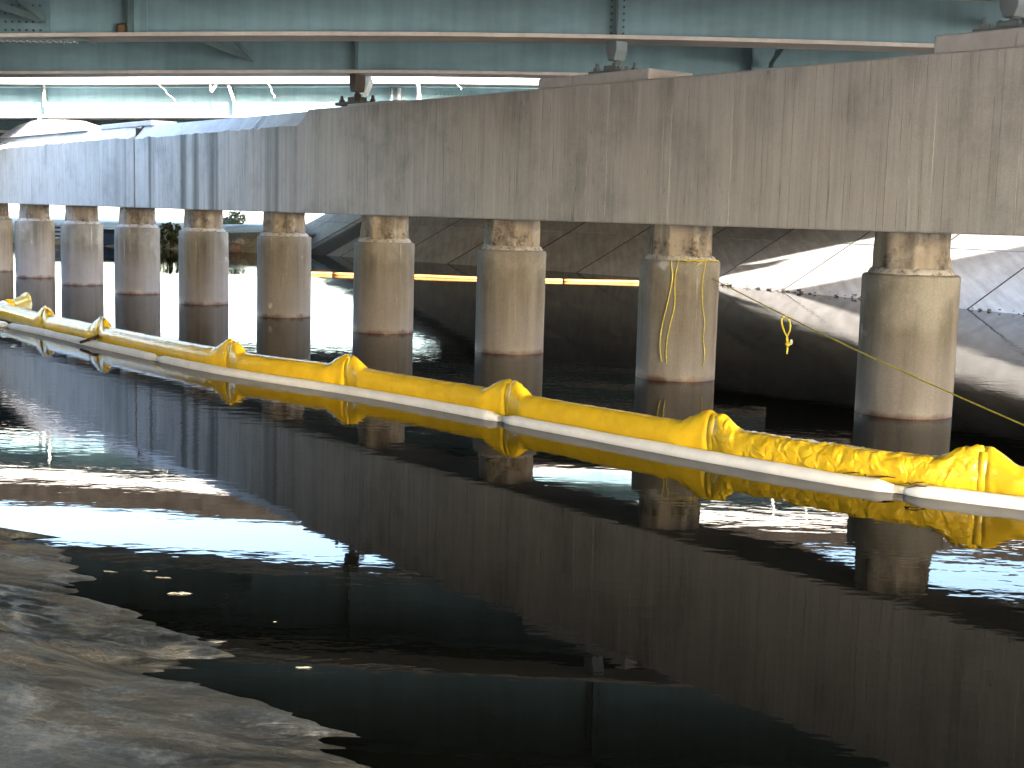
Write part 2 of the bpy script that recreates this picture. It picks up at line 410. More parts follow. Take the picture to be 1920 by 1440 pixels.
m = MB(); rs = random.Random(11)
def lump(c, r):
    b = len(m.v); n = 6
    for lv, (rr, zz) in enumerate(((1, -.3), (.8, .35), (.3, .6))):
        for j in range(n):
            an = 2*math.pi*j/n; q = rs.uniform(.65, 1.25); m.v.append(c+Vector((math.cos(an)*r*rr*q*1.4, math.sin(an)*r*rr*q, zz*r*rs.uniform(.7, 1.2))))
    for lv in (0, 1):
        for j in range(n): e = b+lv*n+j; e2 = b+lv*n+(j+1) % n; m.f.append((e, e2, e2+n, e+n))
    m.f.append(tuple(b+2*n+j for j in range(n)))
sa, sb = shore_s(1345, 534), shore_s(1920, 590)
for k in range(75):
    t = rs.random(); s_ = sa+(sb-sa)*t
    lump(bank_pt(s_, rs.gauss(.02, .05), .01), rs.uniform(.015, .05)*(1.5 if t < .35 else 1))
deb = m.build('shore_debris', flat('dark shore debris', (.06, .05, .045), .9, .6, 9), bank); deb['kind'] = 'stuff'
# ---- low far bank at the left, beyond the bridges
m = MB()
lb = [Vector((-9.0, 63.5, 0)), Vector((-11.6, 61.2, 0)), Vector((-14.5, 61.5, 0)), Vector((-17.8, 63.6, 0)), Vector((-24, 66, 0)), Vector((-40, 74, 0)), Vector((-90, 95, 0)), Vector((-300, 170, 0))]
prof = [(-2, -.8), (0, -.05), (1.0, .45), (2.2, .85), (6, 1.05), (60, 1.25), (900, 1.3)]
LBN = Vector((.35, .94, 0)).normalized()
dense = []
for a, b in zip(lb, lb[1:]):
    n = 14 if (b-a).length < 25 else 6
    for j in range(n): dense.append(a.lerp(b, j/n))
dense.append(lb[-1])
for p in dense:
    for u, z in prof:
        q = p + LBN*u; q.z = z + (0.16*N3(q.x*.8, q.y*.8, 0) if 0 <= u < 60 else 0); m.v.append(q)
K = len(prof)
for j in range(len(dense)-1):
    for r in range(K-1): a = j*K+r; m.f.append((a, a+K, a+K+1, a+1))
lowbank = m.build('low_bank', M['bankfar']); lowbank['kind'] = 'structure'

# ---- near bank under the camera
AD = Vector((-.62, .785, 0)).normalized(); AN = Vector((-.785, -.62, 0)).normalized(); A0 = Vector((-.46, 4.7, 0))
def shore_off(a): return .10*N3(a*.35, 3.1, 0)+.05*N3(a*1.1, 9.1, 0)
def bank_h(u): return .16*u if u < 3 else (.48+(u-3)*.45 if u < 11 else 4.08+(u-11)*.02)
m = MB(); us = [-4, -2, -1, 0, 1, 2, 3, 5, 8, 11, 14, 60]
al = [-90, -50, -25, -15, -10] + [-8+j for j in range(24)] + [20, 26, 35, 50, 90]
for a in al:
    for u in us:
        p = A0+AD*a+AN*u; p.z = bank_h(u)-.14; m.v.append(p)
K = len(us)
for j in range(len(al)-1):
    for r in range(K-1): a = j*K+r; m.f.append((a, a+K, a+K+1, a+1))
m.build('near_bank', M['nearbank'], smooth=True)['kind'] = 'structure'

# ------------------------------------------------------------------ tarp on the near bank
def tarp_h(a, u):
    # folds run roughly along world X, slightly fanning; strongest at the water's edge
    P = A0+AD*a+AN*u
    q = P.y*1.0 + P.x*.16 + .25*N3(P.x*.4, P.y*.5, 5)
    e = math.exp(-max(0, u)/1.5)
    q += .22*N3(P.x*.9, P.y*.9, 31) + .07*N3(P.x*2.3, P.y*2.3, 33) + .10*math.sin(P.x*.8)*u*.35
    f = N3(q*1.7, P.x*.35, 1.7)*.9 + .45*N3(q*4.2, P.x*.55, 4.4)
    rm = max(0, N3(P.x*.9, P.y*1.1, 40)+.25)
    rid = rm*((1-abs(N3(q*3.4+.3, P.x*.4, 12)))**7 + .6*(1-abs(N3(q*7.7, P.x*.7, 21)))**9 + .4*(1-abs(N3(q*16, P.x*1.1, 27)))**9)
    h = .17*u + .004*u*u
    h += (.022+.022*e)*f + (.034+.022*e)*rid - .014 + .03*N3(P.x*.9, P.y*.9, 2)
    h += .024*N3(P.x*2.2, P.y*3.4, 3) + .010*abs(N3(P.x*4+.5*q, q*7, 50)) + .007*N3(P.x*5, q*14, 3) + .004*N3(P.x*14, P.y*17, 3)
    # shallow crossing overlap of two sheets further up
    c = (P.y-6.15)+(P.x+2.2)*.42
    h += .018*(1/(1+math.exp(-c*28))) if u > 1.0 else 0
    return h
def sheet(name, a0, a1, u0, u1, na, nu, mat, dz=0, parent=None, rag=0):
    m = MB()
    for i in range(na+1):
        a = a0+(a1-a0)*i/na
        for j in range(nu+1):
            u = u0+(u1-u0)*j/nu
            if rag and j == 0: u += rag*N3(a*3, 1, 1)
            p = A0+AD*a+AN*u; p.z = tarp_h(a, u)+dz; m.v.append(p)
    for i in range(na):
        for j in range(nu): q = i*(nu+1)+j; m.f.append((q, q+nu+1, q+nu+2, q+1))
    return m.build(name, mat, parent, smooth=True)
tp = sheet('plastic_sheet', -4.5, 7.5, -1.0, 5.0, 300, 150, M['tarp'])
tag(tp, 'muddy black plastic sheet with folds spread over the near bank down to the water', 'plastic sheet')

# ------------------------------------------------------------------ cap beams
HT = .48
def beam(name, i0, i1, mat, label, wash):
    L0, L1 = SP*i0, SP*i1
    root = thing(name, label, 'cap beam', on_beam(0), 0)
    # local frame: x along the pier line, y to the camera side, z up
    root.rotation_euler = (0, 0, RZB)
    m = MB(); bw = .145; n = int((L1-L0)/bw); rb = random.Random(21); xs = [L0+(L1-L0)*(k+(rb.uniform(-.33, .33) if 0 < k < n else 0))/n for k in range(n+1)]
    NZ = 1
    def w_at(x):                                   # height of the sloping wash along the top edge, shaped to catch light
        if not wash: return .015
        t = (x-wash[0])/.25
        return .015 if t < 0 else min(1, t)*(.25+.02*(x-wash[0])/SP + .05*N3(x*1.6, 2, 2)+.025*N3(x*6, 2, 9))
    off = [random.uniform(-.0015, .0015) for _ in range(n)]; grv = [random.choice((.0004, .0005, .0006, .001, .002, .003, .006)) for _ in range(n)]
    prev = None
    for k in range(n):
        for x, gd in ((xs[k]+.005, 0), (xs[k+1]-.005, 0), (xs[k+1], grv[k])):
            wv = w_at(x); y = HT+off[k]-gd
            base = len(m.v)
            rag = .018*N3(x*5, 7, 7)
            m.v += [Vector((x, -HT, ZB)), Vector((x, y-.015, ZB)), Vector((x, y, ZB+.015)), Vector((x, y, ZT-wv+rag*(wv > .05))), Vector((x, y-wv*.85, ZT)), Vector((x, -HT, ZT))]
            if prev is not None:
                for q in range(6): q2 = (q+1) % 6; m.f.append((prev+q, prev+q2, base+q2, base+q))
            else: m.f.append(tuple(base+q for q in range(6)))
            prev = base
    m.f.append(tuple(prev+q for q in range(6))[::-1])
    ob_ = m.build('beam_body', mat, root); ob_.data.materials.append(M['cap']); ob_.data.materials.append(M['groove_shade'])
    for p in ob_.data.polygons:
        if .25 < p.normal.z < .95 and p.center.z > ZT-.3: p.material_index = 1  # paler concrete on the top bevel paints in the light falling there
        elif p.normal.y > .3 and .12 < abs(p.normal.x) and abs(p.normal.z) < .2: p.material_index = 2  # groove sides get the darker concrete, shade put into the colour
    return root
# joint falls at photo x = 252
def i_at_x(x):
    lo, hi = -1., 11.
    for _ in range(50):
        md = (lo+hi)/2
        if proj(on_beam(md, HT, 2.5))[0] > x: lo = md
        else: hi = md
    return lo
IJ = i_at_x(252)
IW = i_at_x(575)
gapi = .012
beamR = beam('cap_beam', -2.0, IJ-gapi, M['beam'], 'long brown grey board-marked concrete cap beam, from the dark joint to the right edge', (IW*SP,))
beamL = beam('cap_beam', IJ+gapi, 12, M['beamL'], 'pale bluish concrete cap beam left of the dark vertical joint', (IJ*SP+.05-1,))
def seat(ia, ib, z0, z1, parent, y0=-.40, y1=.40, slope=.0):
    m = MB(); xa, xb = ia*SP, ib*SP
    n = 6
    for k in range(n+1):
        x = xa+(xb-xa)*k/n
        m.v += [Vector((x, y0, z0)), Vector((x, y1, z0)), Vector((x, y1-.01, z1+slope*k/n)), Vector((x, y0+.01, z1+slope*k/n))]
        if k:
            b = 4*k
            for q in range(4): q2 = (q+1) % 4; m.f.append((b-4+q, b-4+q2, b+q2, b+q))
    m.f.append((0, 1, 2, 3)); m.f.append((4*n+3, 4*n+2, 4*n+1, 4*n))
    return m.build('pedestal', M['cap'], parent, bevel=.012)
def i_top(x, y=.40, z=3.8):
    lo, hi = -1.5, 11.
    for _ in range(50):
        md = (lo+hi)/2
        if proj(on_beam(md, y, z))[0] > x: lo = md
        else: hi = md
    return lo
IB = [i_top(1900, 0, 4), i_top(1155, 0, 4), i_top(670, 0, 4), i_top(78, 0, 4)]
ped = [seat(i_top(1995), i_top(1750), ZT-.01, ZT+.19, beamR), seat(i_top(1215), i_top(1008), ZT-.01, ZT+.15, beamR), seat(i_top(735), i_top(640), ZT-.01, ZT+.06, beamR, -.3, .3)]
seat(i_top(275), i_top(180), ZT-.01, ZT+.10, beamL, -.3, .3)
# broad mound-shaped pedestal under the left bearing
m = MB()
xa, xb = i_top(155)*SP, i_top(-10)*SP
for k in range(13):
    x = xa+(xb-xa)*k/12; t = k/12; h = .02+.36*math.sin(math.pi*min(1, max(0, t)))**.8+.03*N3(x*3, 1, 1)
    m.v += [Vector((x, -.36, ZT-.01)), Vector((x, .36, ZT-.01)), Vector((x, .26, ZT+h)), Vector((x, -.26, ZT+h))]
    if k:
        b = 4*k
        for q in range(4): q2 = (q+1) % 4; m.f.append((b-4+q, b-4+q2, b+q2, b+q))
m.f.append((0, 1, 2, 3)); m.f.append((51, 50, 49, 48))
m.build('pedestal', M['cap'], beamL)
# broken grout strip in the joint
m = MB(); m.box(((IJ-gapi)*SP+.003, -HT+.02, ZB+.02), ((IJ+gapi)*SP-.003, HT-.05, ZT-.06)); m.build('joint_filler', M['twig'], beamL)

# ------------------------------------------------------------------ columns
clabels = {-1: 'concrete column beyond the right edge of the photo', 0: 'rightmost concrete column, crossed by the taut yellow rope', 1: 'concrete column with thin yellow ropes hanging down its side, second from right',
 2: 'third concrete column from the right, brown-streaked, beside the rope-hung one', 3: 'fourth concrete column from the right, with one pale round spot on its side',
 4: 'fifth concrete column from the right, where the dark paved slope first shows', 5: 'concrete column with two pale marks, sixth from right', 6: 'concrete column below the dark beam joint, seventh from right',
 7: 'third concrete column from the left edge, left of the dark blue container', 8: 'second concrete column from the left edge, above the boom kink', 9: 'leftmost concrete column, cut by the left edge of the photo', 10: 'concrete column outside the left edge'}
NS = 56
def col_parts(root, seed):
    def fc(r, z, a):
        d = .006*N3(math.cos(a)*3, math.sin(a)*3, z*.5+seed) + .0035*N3(math.cos(a)*14, math.sin(a)*14, z*.4+seed)
        if z > ZC-.08: d += .010*N3(math.cos(a)*5, math.sin(a)*5, z*9+seed)
        return r+d, z
    m = MB().lathe([(RAD, -1.1), (RAD, 0), (RAD, .3), (RAD, .6), (RAD, .9), (RAD, 1.2), (RAD-.002, ZC-.05), (RAD-.006, ZC-.015), (RAD-.022, ZC), (RAD*.6, ZC+.004)], NS, fn=fc)
    m.build('casing', M['casing'], root, auto=40)
    rn = RAD*.765
    def fn_(r, z, a):
        oct_ = .018*math.cos(8*a)
        b = max(0, N3(math.cos(a)*2.6, math.sin(a)*2.6, z*3+seed*3)-.1)*.06
        return r+oct_-b+.009*N3(math.cos(a)*9, math.sin(a)*9, z*9+seed), z
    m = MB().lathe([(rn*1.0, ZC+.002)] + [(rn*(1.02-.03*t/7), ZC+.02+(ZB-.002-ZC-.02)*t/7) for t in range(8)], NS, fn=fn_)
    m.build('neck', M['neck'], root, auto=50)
    def fl(r, z, a):
        return r+.010*N3(math.cos(a)*3.3, math.sin(a)*3.3, seed*2+z), z+.010*N3(math.cos(a)*4, math.sin(a)*4, seed+7)*(z > ZC+.02)
    m = MB().lathe([(rn*1.16, ZC+.005), (rn*1.15, ZC+.02), (rn*1.085, ZC+.055), (rn*.97, ZC+.075)], NS, fn=fl)
    m.build('grout_collar', M['collar'], root, auto=60)
for i in range(-1, 11):
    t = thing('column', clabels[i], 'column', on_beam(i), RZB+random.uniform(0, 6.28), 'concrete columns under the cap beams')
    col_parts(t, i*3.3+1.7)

# ------------------------------------------------------------------ girders, decks, bearings
G = Vector((1, -.10, 0)).normalized(); GN = Vector((.10, 1, 0)).normalized(); RZG = math.atan2(G.y, G.x)
ZG = 4.31
FAR = [0.]
def camber(X): return -.20*(1-FAR[0])*(1-math.exp(-(X/9.)**2)) if X > 0 else -.26*(1-math.exp(-(X/10.)**2))
def girder(label, i=None, Yoff=None, z=ZG, H=1.25, x0=-24, x1=22, fl=(.60, .05), stiff=(), group='teal bridge girders', gid=0):
    base = on_beam(i) if i is not None else Yoff
    base = Vector((base.x, base.y, 0))
    root = thing('girder', label, 'girder', base, RZG, group)
    far = 1. if base.y > 30 else 0.
    def zc(x): FAR[0] = far; c = camber(base.x+x); FAR[0] = 0.; return z + c
    xs = [x0+(x1-x0)*k/60 for k in range(61)]
    def strip(name, mat, y0, y1, za, zb):
        m = MB(); p = None
        for x in xs:
            b = len(m.v); q = zc(x)
            m.v += [Vector((x, y0, q+za)), Vector((x, y1, q+za)), Vector((x, y1, q+zb)), Vector((x, y0, q+zb))]
            if p is not None:
                for e in range(4): e2 = (e+1) % 4; m.f.append((p+e, p+e2, b+e2, b+e))
            else: m.f.append((b, b+1, b+2, b+3))
            p = b
        m.f.append((p+3, p+2, p+1, p))
        return m.build(name, mat, root)
    strip('web', M['teal_dark' if group.startswith('far') else 'teal'], -.008, .008, fl[1], H-.03)  # far webs have the same teal; the darker copy paints in shade
    strip('bottom_flange', M['flange'], -fl[0]/2, fl[0]/2, 0, fl[1])
    strip('top_flange', M['teal'], -fl[0]/2, fl[0]/2, H-.03, H)
    for x, wd in stiff:
        q = zc(x)
        for ya, yb_ in ((-.20, -.008), (.008, .20)):
            MB().box((x-.012, ya, q+fl[1]), (x+.012, yb_, q+H-.03)).build('stiffener', M['teal_dark'], root)
    return root, zc, base
def lx(base, X, Y=None):                      # world X -> local x along the girder
    return (X-base.x)/G.x
def girder_x(base, px, py):                   # local x where the pixel's ray meets the girder web plane
    d = ray(px, py); t = ((base-EYE).dot(GN))/(d.dot(GN)); return ((EYE+d*t)-base).dot(G)
gi = []
b0 = on_beam(IB[0]); b1 = on_beam(IB[1]); b2 = on_beam(IB[2]); b3 = on_beam(IB[3])
g0 = girder('teal girder crossing the top right corner over the rightmost pedestal', IB[0], stiff=[(girder_x(b0, 1902, 5), 0), (girder_x(b0, 700, -80), 0)], x0=-26, x1=22)
g1 = girder('nearest long teal girder along the top, over the grey bearing', IB[1], stiff=[(0, 0), (girder_x(b1, 250, 20), 0), (girder_x(b1, -500, 20), 0)], x0=-26, x1=24)
g2 = girder('teal girder on the rusty bearing, just behind and below the nearest girder', IB[2], stiff=[(0, 0), (girder_x(b2, -300, 80), 0), (girder_x(b2, 1410, 100), 0)], x0=-26, x1=22)
D2Z = .80
g3 = girder('sunlit pale green girder at the left beyond the gap between decks', IB[3], z=4.38, H=D2Z, stiff=[(.18, 0), (girder_x(b3, 735, 160), 0), (girder_x(b3, 442, 170), 0)], x0=-26, x1=28)
gm = girder('teal girder over the near water, mirrored in the river', None, C0+BD*(SP*-2.0), x0=-26, x1=22)
for k in range(1, 5):
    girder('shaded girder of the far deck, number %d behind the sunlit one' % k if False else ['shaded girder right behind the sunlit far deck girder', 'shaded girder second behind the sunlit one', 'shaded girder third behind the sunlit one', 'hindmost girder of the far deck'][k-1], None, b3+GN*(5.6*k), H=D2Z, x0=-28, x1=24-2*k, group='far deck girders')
for k in range(1, 3):
    girder('added unseen edge girder behind the viewpoint, keeping sun off the near sheet' if k == 2 else 'girder of the near deck above the viewpoint', None, b0-GN*(5.6*(k+1)+2.4), x0=-26, x1=28, group='teal bridge girders')  # rear edge girder is added out of view to block low sun
def slab(name, label, base, d0, d1, z0, z1, x0, x1, mat):
    m = MB(); n = 40; p = None
    for k in range(n+1):
        x = x0+(x1-x0)*k/n
        q = [base+G*x+GN*d for d in (d0, d1)]; c = camber(base.x+x)
        b = len(m.v); m.v += [q[0]+Vector((0, 0, z0+c)), q[1]+Vector((0, 0, z0+c)), q[1]+Vector((0, 0, z1+c)), q[0]+Vector((0, 0, z1+c))]
        if p is not None:
            for e in range(4): e2 = (e+1) % 4; m.f.append((p+e, p+e2, b+e2, b+e))
        else: m.f.append((b, b+1, b+2, b+3))
        p = b
    m.f.append((p+3, p+2, p+1, p))
    return m
def deck(label, base, d0, d1, z0, x0, x1, hb=2.5):
    root = thing('bridge_deck', label, 'bridge deck'); FAR[0] = 1. if base.y > 30 else 0.
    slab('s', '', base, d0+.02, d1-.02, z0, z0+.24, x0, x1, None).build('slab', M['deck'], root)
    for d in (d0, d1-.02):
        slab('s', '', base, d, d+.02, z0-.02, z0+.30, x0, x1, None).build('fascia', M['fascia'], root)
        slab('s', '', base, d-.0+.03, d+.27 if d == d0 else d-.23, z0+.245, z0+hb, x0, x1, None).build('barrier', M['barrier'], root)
    FAR[0] = 0.
    return root
bz = Vector((b2.x, b2.y, 0))
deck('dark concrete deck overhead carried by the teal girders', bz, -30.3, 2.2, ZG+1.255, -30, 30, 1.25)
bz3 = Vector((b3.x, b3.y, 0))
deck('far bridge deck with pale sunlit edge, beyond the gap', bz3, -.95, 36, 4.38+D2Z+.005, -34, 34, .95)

# cross frames between the near girders
def crossframe(ga, gb, X, z0, label):
    pa = ga[2]+G*X; 
    d = (gb[2]-ga[2]).dot(GN); off = (gb[2]-ga[2]).dot(G)
    pb = ga[2]+G*X+GN*d
    root = thing('cross_frame', label, 'cross frame', pa, 0)
    ca = camber(pa.x)
    for za, zb in ((.25, .25), (1.0, 1.0), (.25, 1.0), (1.0, .25)):
        A = GN*.2+Vector((0, 0, z0+za+ca)); B = GN*(d-.2)+Vector((0, 0, z0+zb+ca))
        m = MB(); t = (B-A).normalized(); up = Vector((0, 0, 1)); side = t.cross(up).normalized()
        for sgn in (0, 1):
            ps = []
        Mx = Matrix(((t.x, side.x, 0, A.x), (t.y, side.y, 0, A.y), (t.z, side.z, 1, A.z), (0, 0, 0, 1)))
        sh = .02 if zb < za else -.02
        m.box((0, sh-.006, -.045), ((B-A).length, sh+.006, .045), Mx)
        m.build('brace', M['teal_dark'], root)
crossframe(g0, g1, girder_x(g0[2], -70, -60) if False else lx(g0[2], -6.9), ZG, 'dark teal bracing behind the top left of the nearest girder')
crossframe(g1, g2, girder_x(g1[2], 250, 20)+.3, ZG, 'teal bracing between the nearest girder and the rusty-bearing girder, at the left')
crossframe(g1, g2, girder_x(g1[2], 1500, 60), ZG, 'teal bracing between the nearest girder and the next, at the right')
crossframe(g0, g1, girder_x(g1[2], 1300, 60), ZG, 'teal bracing between the top right girder and the nearest girder')

# splice plate and bolts at upper left of nearest girder
def put(g, px, py, yoff=0):
    x = girder_x(g[2]+GN*yoff, px, py); return x
root, zc, base = g1
xa, xb = girder_x(base, -40, 30), girder_x(base, 95, 30)
m = MB().box((xa, -.024, zc(xb)+.05), (xb, -.0085, zc(xb)+1.15)); m.build('splice_plate', M['teal'], root)
def bolts(root, pts, ax='y', r=.016, mat='bolt', name='bolt'):
    m = MB()
    for (x, y, z) in pts:
        k = 6; n = len(m.v)
        for h in (0, .018):
            for j in range(k):
                a = 2*math.pi*j/k
                if ax == 'y': m.v.append(Vector((x+r*math.cos(a), y-h, z+r*math.sin(a))))
                else: m.v.append(Vector((x+r*math.cos(a), y+r*math.sin(a), z-h if ax == 'z' else z+h)))
        m.f.append(tuple(n+k+j for j in range(k))); m.f += [(n+j, n+(j+1) % k, n+k+(j+1) % k, n+k+j) for j in range(k)]
    o = m.build(name, M[mat], root); o['kind'] = 'stuff'; return o
zz = zc(xb)
for row in range(6):
    bolts(root, [(xa+.1+.1*k, -.024, zz+.12+.11*row) for k in range(int((xb-xa-.1)/.1))], name='bolt_row')
# flange splice plate with pale bolts beneath it
xs0, xs1 = girder_x(base, -60, 65), girder_x(base, 168, 65)
m = MB().box((xs0, -.21, zz-.032), (xs1, .21, zz-.001)); m.build('flange_splice_plate', M['teal_dark'], root)
for r_ in (-.15, -.06):
    bolts(root, [(xs0+.07+.095*k, r_, zz-.032) for k in range(int((xs1-xs0-.05)/.095))], 'z', .022, 'palebolt', 'flange_bolt_row')
m = MB().box((girder_x(base, 232, 45)-.03, -.16, zc(-6)+.036), (girder_x(base, 244, 45), -.05, zc(-6)+.17)); m.build('clamp', M['ochre'], root, bevel=.015)
# bolts on the bearing stiffener angles
for sx in (-.06, .06):
    m = MB().box((sx-.045, -.022, zc(0)+.05), (sx+.045, -.0085, zc(0)+1.1)); m.build('stiffener_angle', M['teal'], root)
    bolts(root, [(sx+(.02 if sx > 0 else -.02), -.022, zc(0)+.1+.085*k) for k in range(11)], name='bolt_row')
xl = girder_x(base, 270, 25); m = MB().box((xl-.05, -.02, zc(xl)+.04), (xl+.05, -.0085, zc(xl)+1.1)); m.build('stiffener_angle', M['teal'], root)
# far girder splice bolts
root, zc, base = g3
xa, xb = girder_x(base, 815, 155), girder_x(base, 900, 155)
m = MB().box((xa, -.024, zc(xa)+.05), (xb, -.0085, zc(xa)+.7)); m.build('splice_plate', M['teal'], root)
for row in range(5): bolts(root, [(xa+.06+.1*k, -.024, zc(xa)+.12+.12*row) for k in range(int((xb-xa)/.1))], name='bolt_row')
for px in (735, 750, 785):
    x = girder_x(base, px, 165); m = MB().box((x-.03, -.16, zc(x)+.036), (x+.03, -.009, zc(x)+.75)); m.build('stiffener', M['cap'], root)  # steel bars in the pale concrete colour, sunlight painted in

# bearings
def bearing(px, g, zped, label, mat, wide=1.0):
    root_, zc, base = g
    t = thing('bridge_bearing', label, 'bearing', (base.x, base.y, 0), RZB, 'bearings under the girders')
    zt = zc(0); z0 = zped; h = zt-z0
    m = MB().box((-.33*wide, -.20, z0), (.33*wide, .20, z0+.055)); m.build('base_plate', mat, t, bevel=.006)
    m = MB().box((-.12, -.12, z0+.055), (.12, .12, z0+.055+h*.17)); m.build('pin_block', mat, t, bevel=.008)
    m = MB().lathe([(.055, z0+.05+h*.17), (.055, z0+h*.36), (.035, z0+h*.40), (.05, z0+h*.46)], 16); m.build('pin', mat, t)
    m = MB().prism([(-.06, z0+h*.44), (.06, z0+h*.44), (.105, z0+h*.72), (.105, zt-.002), (-.105, zt-.002), (-.105, z0+h*.72)], -.10, .10); m.build('rocker', mat, t, bevel=.008)
    for sx in (-1, 1):
        for sy in (-1, 1):
            m = MB().lathe([(.05, z0+.055), (.05, z0+.10), (.03, z0+.105), (.027, z0+.16), (.01, z0+.17)], 8, (sx*.23*wide, sy*.13)); m.build('anchor_bolt', mat, t)
    return t
bearing(1905, g0, ZT+.19, 'bridge bearing on the pedestal at the right edge', M['bearing'])
bearing(1155, g1, ZT+.15, 'grey bearing with anchor bolts on the light pedestal in the middle', M['bearing'])
bearing(670, g2, ZT+.06, 'rusty brown bearing on the beam below the second girder', M['rusty'], 1.25)
bearing(78, g3, ZT+.34, 'sunlit bearing on the white mound at the left', M['bearing'])

# hanging cords and bracket near the far girder
def cord(label, p, q, Y, sag=.025, r=.009):
    A = at_y(*p, Y); B = at_y(*q, Y); pts = [A.lerp(B, k/8)+Vector((sag*math.sin(k*2.1), 0, -sag*math.sin(math.pi*k/8))) for k in range(9)]
    o = MB().tube(pts, r, 5).build('hanging_cord', M['string']); tag(o, label, 'cord', 'cords hanging below the girders')
cord('thin pale cord hanging aslant in the sunny gap at the left', (288, 146), (330, 190), 34.7)
cord('faint pale cord hanging right of the white bracket', (500, 146), (516, 184), 34.3)
cord('pale cord hanging in front of the far splice bolts', (848, 140), (866, 168), 33.3)
br = thing('pipe_bracket', 'white sunlit pipe bracket hanging below the second girder, left of the rusty bearing', 'bracket')
P = [at_y(x, y, 34.6) for x, y in ((392, 143), (396, 172), (412, 150), (428, 158), (438, 188))]
MB().tube([P[0], P[1]], .03, 6).build('hanger', M['scrap'], br); MB().tube([P[1], P[2], P[3], P[4]], .036, 6).build('arm', M['scrap'], br)
br = thing('pipe_bracket', 'white sunlit bracket beyond the rusty bearing, right of two pale bars', 'bracket')
P = [at_y(x, y, 33.4) for x, y in ((769, 143), (776, 152), (784, 158), (787, 186))]
MB().tube(P, .038, 6).build('arm', M['scrap'], br); MB().tube([at_y(795, 146, 33.4), P[2]], .03, 6).build('hanger', M['scrap'], br)
m = MB(); A = at_y(690, 142, 24.2); B = at_y(683, 178, 24.2)
m.tube([A, A.lerp(B, .3)+Vector((.03, 0, 0)), B], [.05, .09, .07], 7).build('torn_plastic', M['scrap']); tag(bpy.data.objects['torn_plastic'], 'crumpled white plastic stuck beside the rusty bearing', 'plastic scrap')
# sunlit downpipes on the far girder, seen mirrored in the water
def mirror(x, y, Y): d = ray(x, y); return Vector((d.x*Y/d.y, Y, -d.z*Y/d.y-2.0))
for (x, y0, y1), lab in zip(((1450, 915, 972), (1512, 905, 1000), (1838, 955, 1025), (92, 838, 905)), ('thin pale downpipe on the far girder, mirrored left of the pale pipe pair', 'pale downpipe on the far girder, mirrored between the two rightmost columns', 'pale downpipe on the far girder, mirrored right of the rightmost column', 'pale downpipe on the far girder by the left bearing')):
    Y = 33.2 if x > 1000 else 35.4
    A = mirror(x, y0, Y); B = mirror(x, y1, Y); t = thing('downpipe', lab, 'pipe', (A.x, Y, 0), 0, 'downpipes on the far girder')
    MB().tube([(0, 0, A.z), (.01, 0, (A.z+B.z)/2), (0, 0, B.z)], .035, 8).build('pipe', M['scrap'], t)
    MB().box((-.05, -.05, B.z-.06), (.05, .05, B.z)).build('bracket', M['scrap'], t)
# utility pipe below the far deck
A = at_y(-200, 222, 39); B = at_y(700, 222, 37.5)
tag(MB().tube([A, B], .06, 10).build('utility_pipe', M['teal_dark']), 'dark pipe slung under the far deck at the left', 'pipe')

# ------------------------------------------------------------------ booms
wpx = [(-260, 575), (0, 613), (200, 657), (400, 700), (640, 738), (800, 766), (960, 797), (1130, 830), (1330, 868), (1620, 918), (1920, 957), (2300, 1000), (2800, 1050)]
WP = [at_z(x, y, 0) for x, y in wpx]
def smooth(pts, n=24):
    out = []
    P = [pts[0]*2-pts[1]]+list(pts)+[pts[-1]*2-pts[-2]]
    for k in range(1, len(P)-2):
        for j in range(n):
            t = j/n; a, b, c, d = P[k-1], P[k], P[k+1], P[k+2]
            out.append(.5*((2*b)+(c-a)*t+(2*a-5*b+4*c-d)*t*t+(3*b-a-3*c+d)*t**3))
    out.append(P[-2]); return out
def normals(path):
    out = []
    for k in range(len(path)):
        t = (path[min(k+1, len(path)-1)]-path[max(k-1, 0)]).normalized(); out.append(Vector((-t.y, t.x, 0)))   # away from the camera
    return out
WS = smooth(WP); WN = normals(WS)
wb = thing('absorbent_boom', 'long thin white absorbent boom floating along the front of the yellow boom', 'absorbent boom')
L = cum(WS)
def resample(path, a, b, d):
    L = cum(path); n = max(2, int((b-a)/d)); out = []; k = 0
    for j in range(n+1):
        s = a+(b-a)*j/n
        while k < len(L)-2 and L[k+1] < s: k += 1
        out.append(path[k].lerp(path[k+1], (s-L[k])/max(1e-9, L[k+1]-L[k])))
    return out
def s_of_x(path, x):
    L = cum(path); best = min(range(len(path)), key=lambda k: abs(proj(path[k])[0]-x)); return L[best]
WC = [p+n*.055 for p, n in zip(WS, WN)]
cuts = [0, s_of_x(WC, 18), s_of_x(WC, 300), s_of_x(WC, 940), s_of_x(WC, 1680), cum(WC)[-1]]
for ci, (a, b) in enumerate(zip(cuts, cuts[1:])):
    pts = resample(WC, a+.02, b-.02, .05); m = len(pts)
    q = [Vector((p.x+.006*N3(p.x*2, p.y*2, 1), p.y, .026+.008*N3(p.x*1.7, p.y*1.7, 3))) for p in pts]
    rr = [(.061+.004*N3(p.x*4, p.y*4, 6))*min(1, .45+.55*min(k, m-1-k)/3) for k, p in enumerate(q)]
    MB().tube(q, rr, 14).build('sock', M['white'], wb, smooth=True)
    if ci:
        p0 = resample(WC, a-.06, a+.06, .06); MB().tube([Vector((p.x, p.y, .028)) for p in p0], .032, 8).build('tie', M['string'], wb)
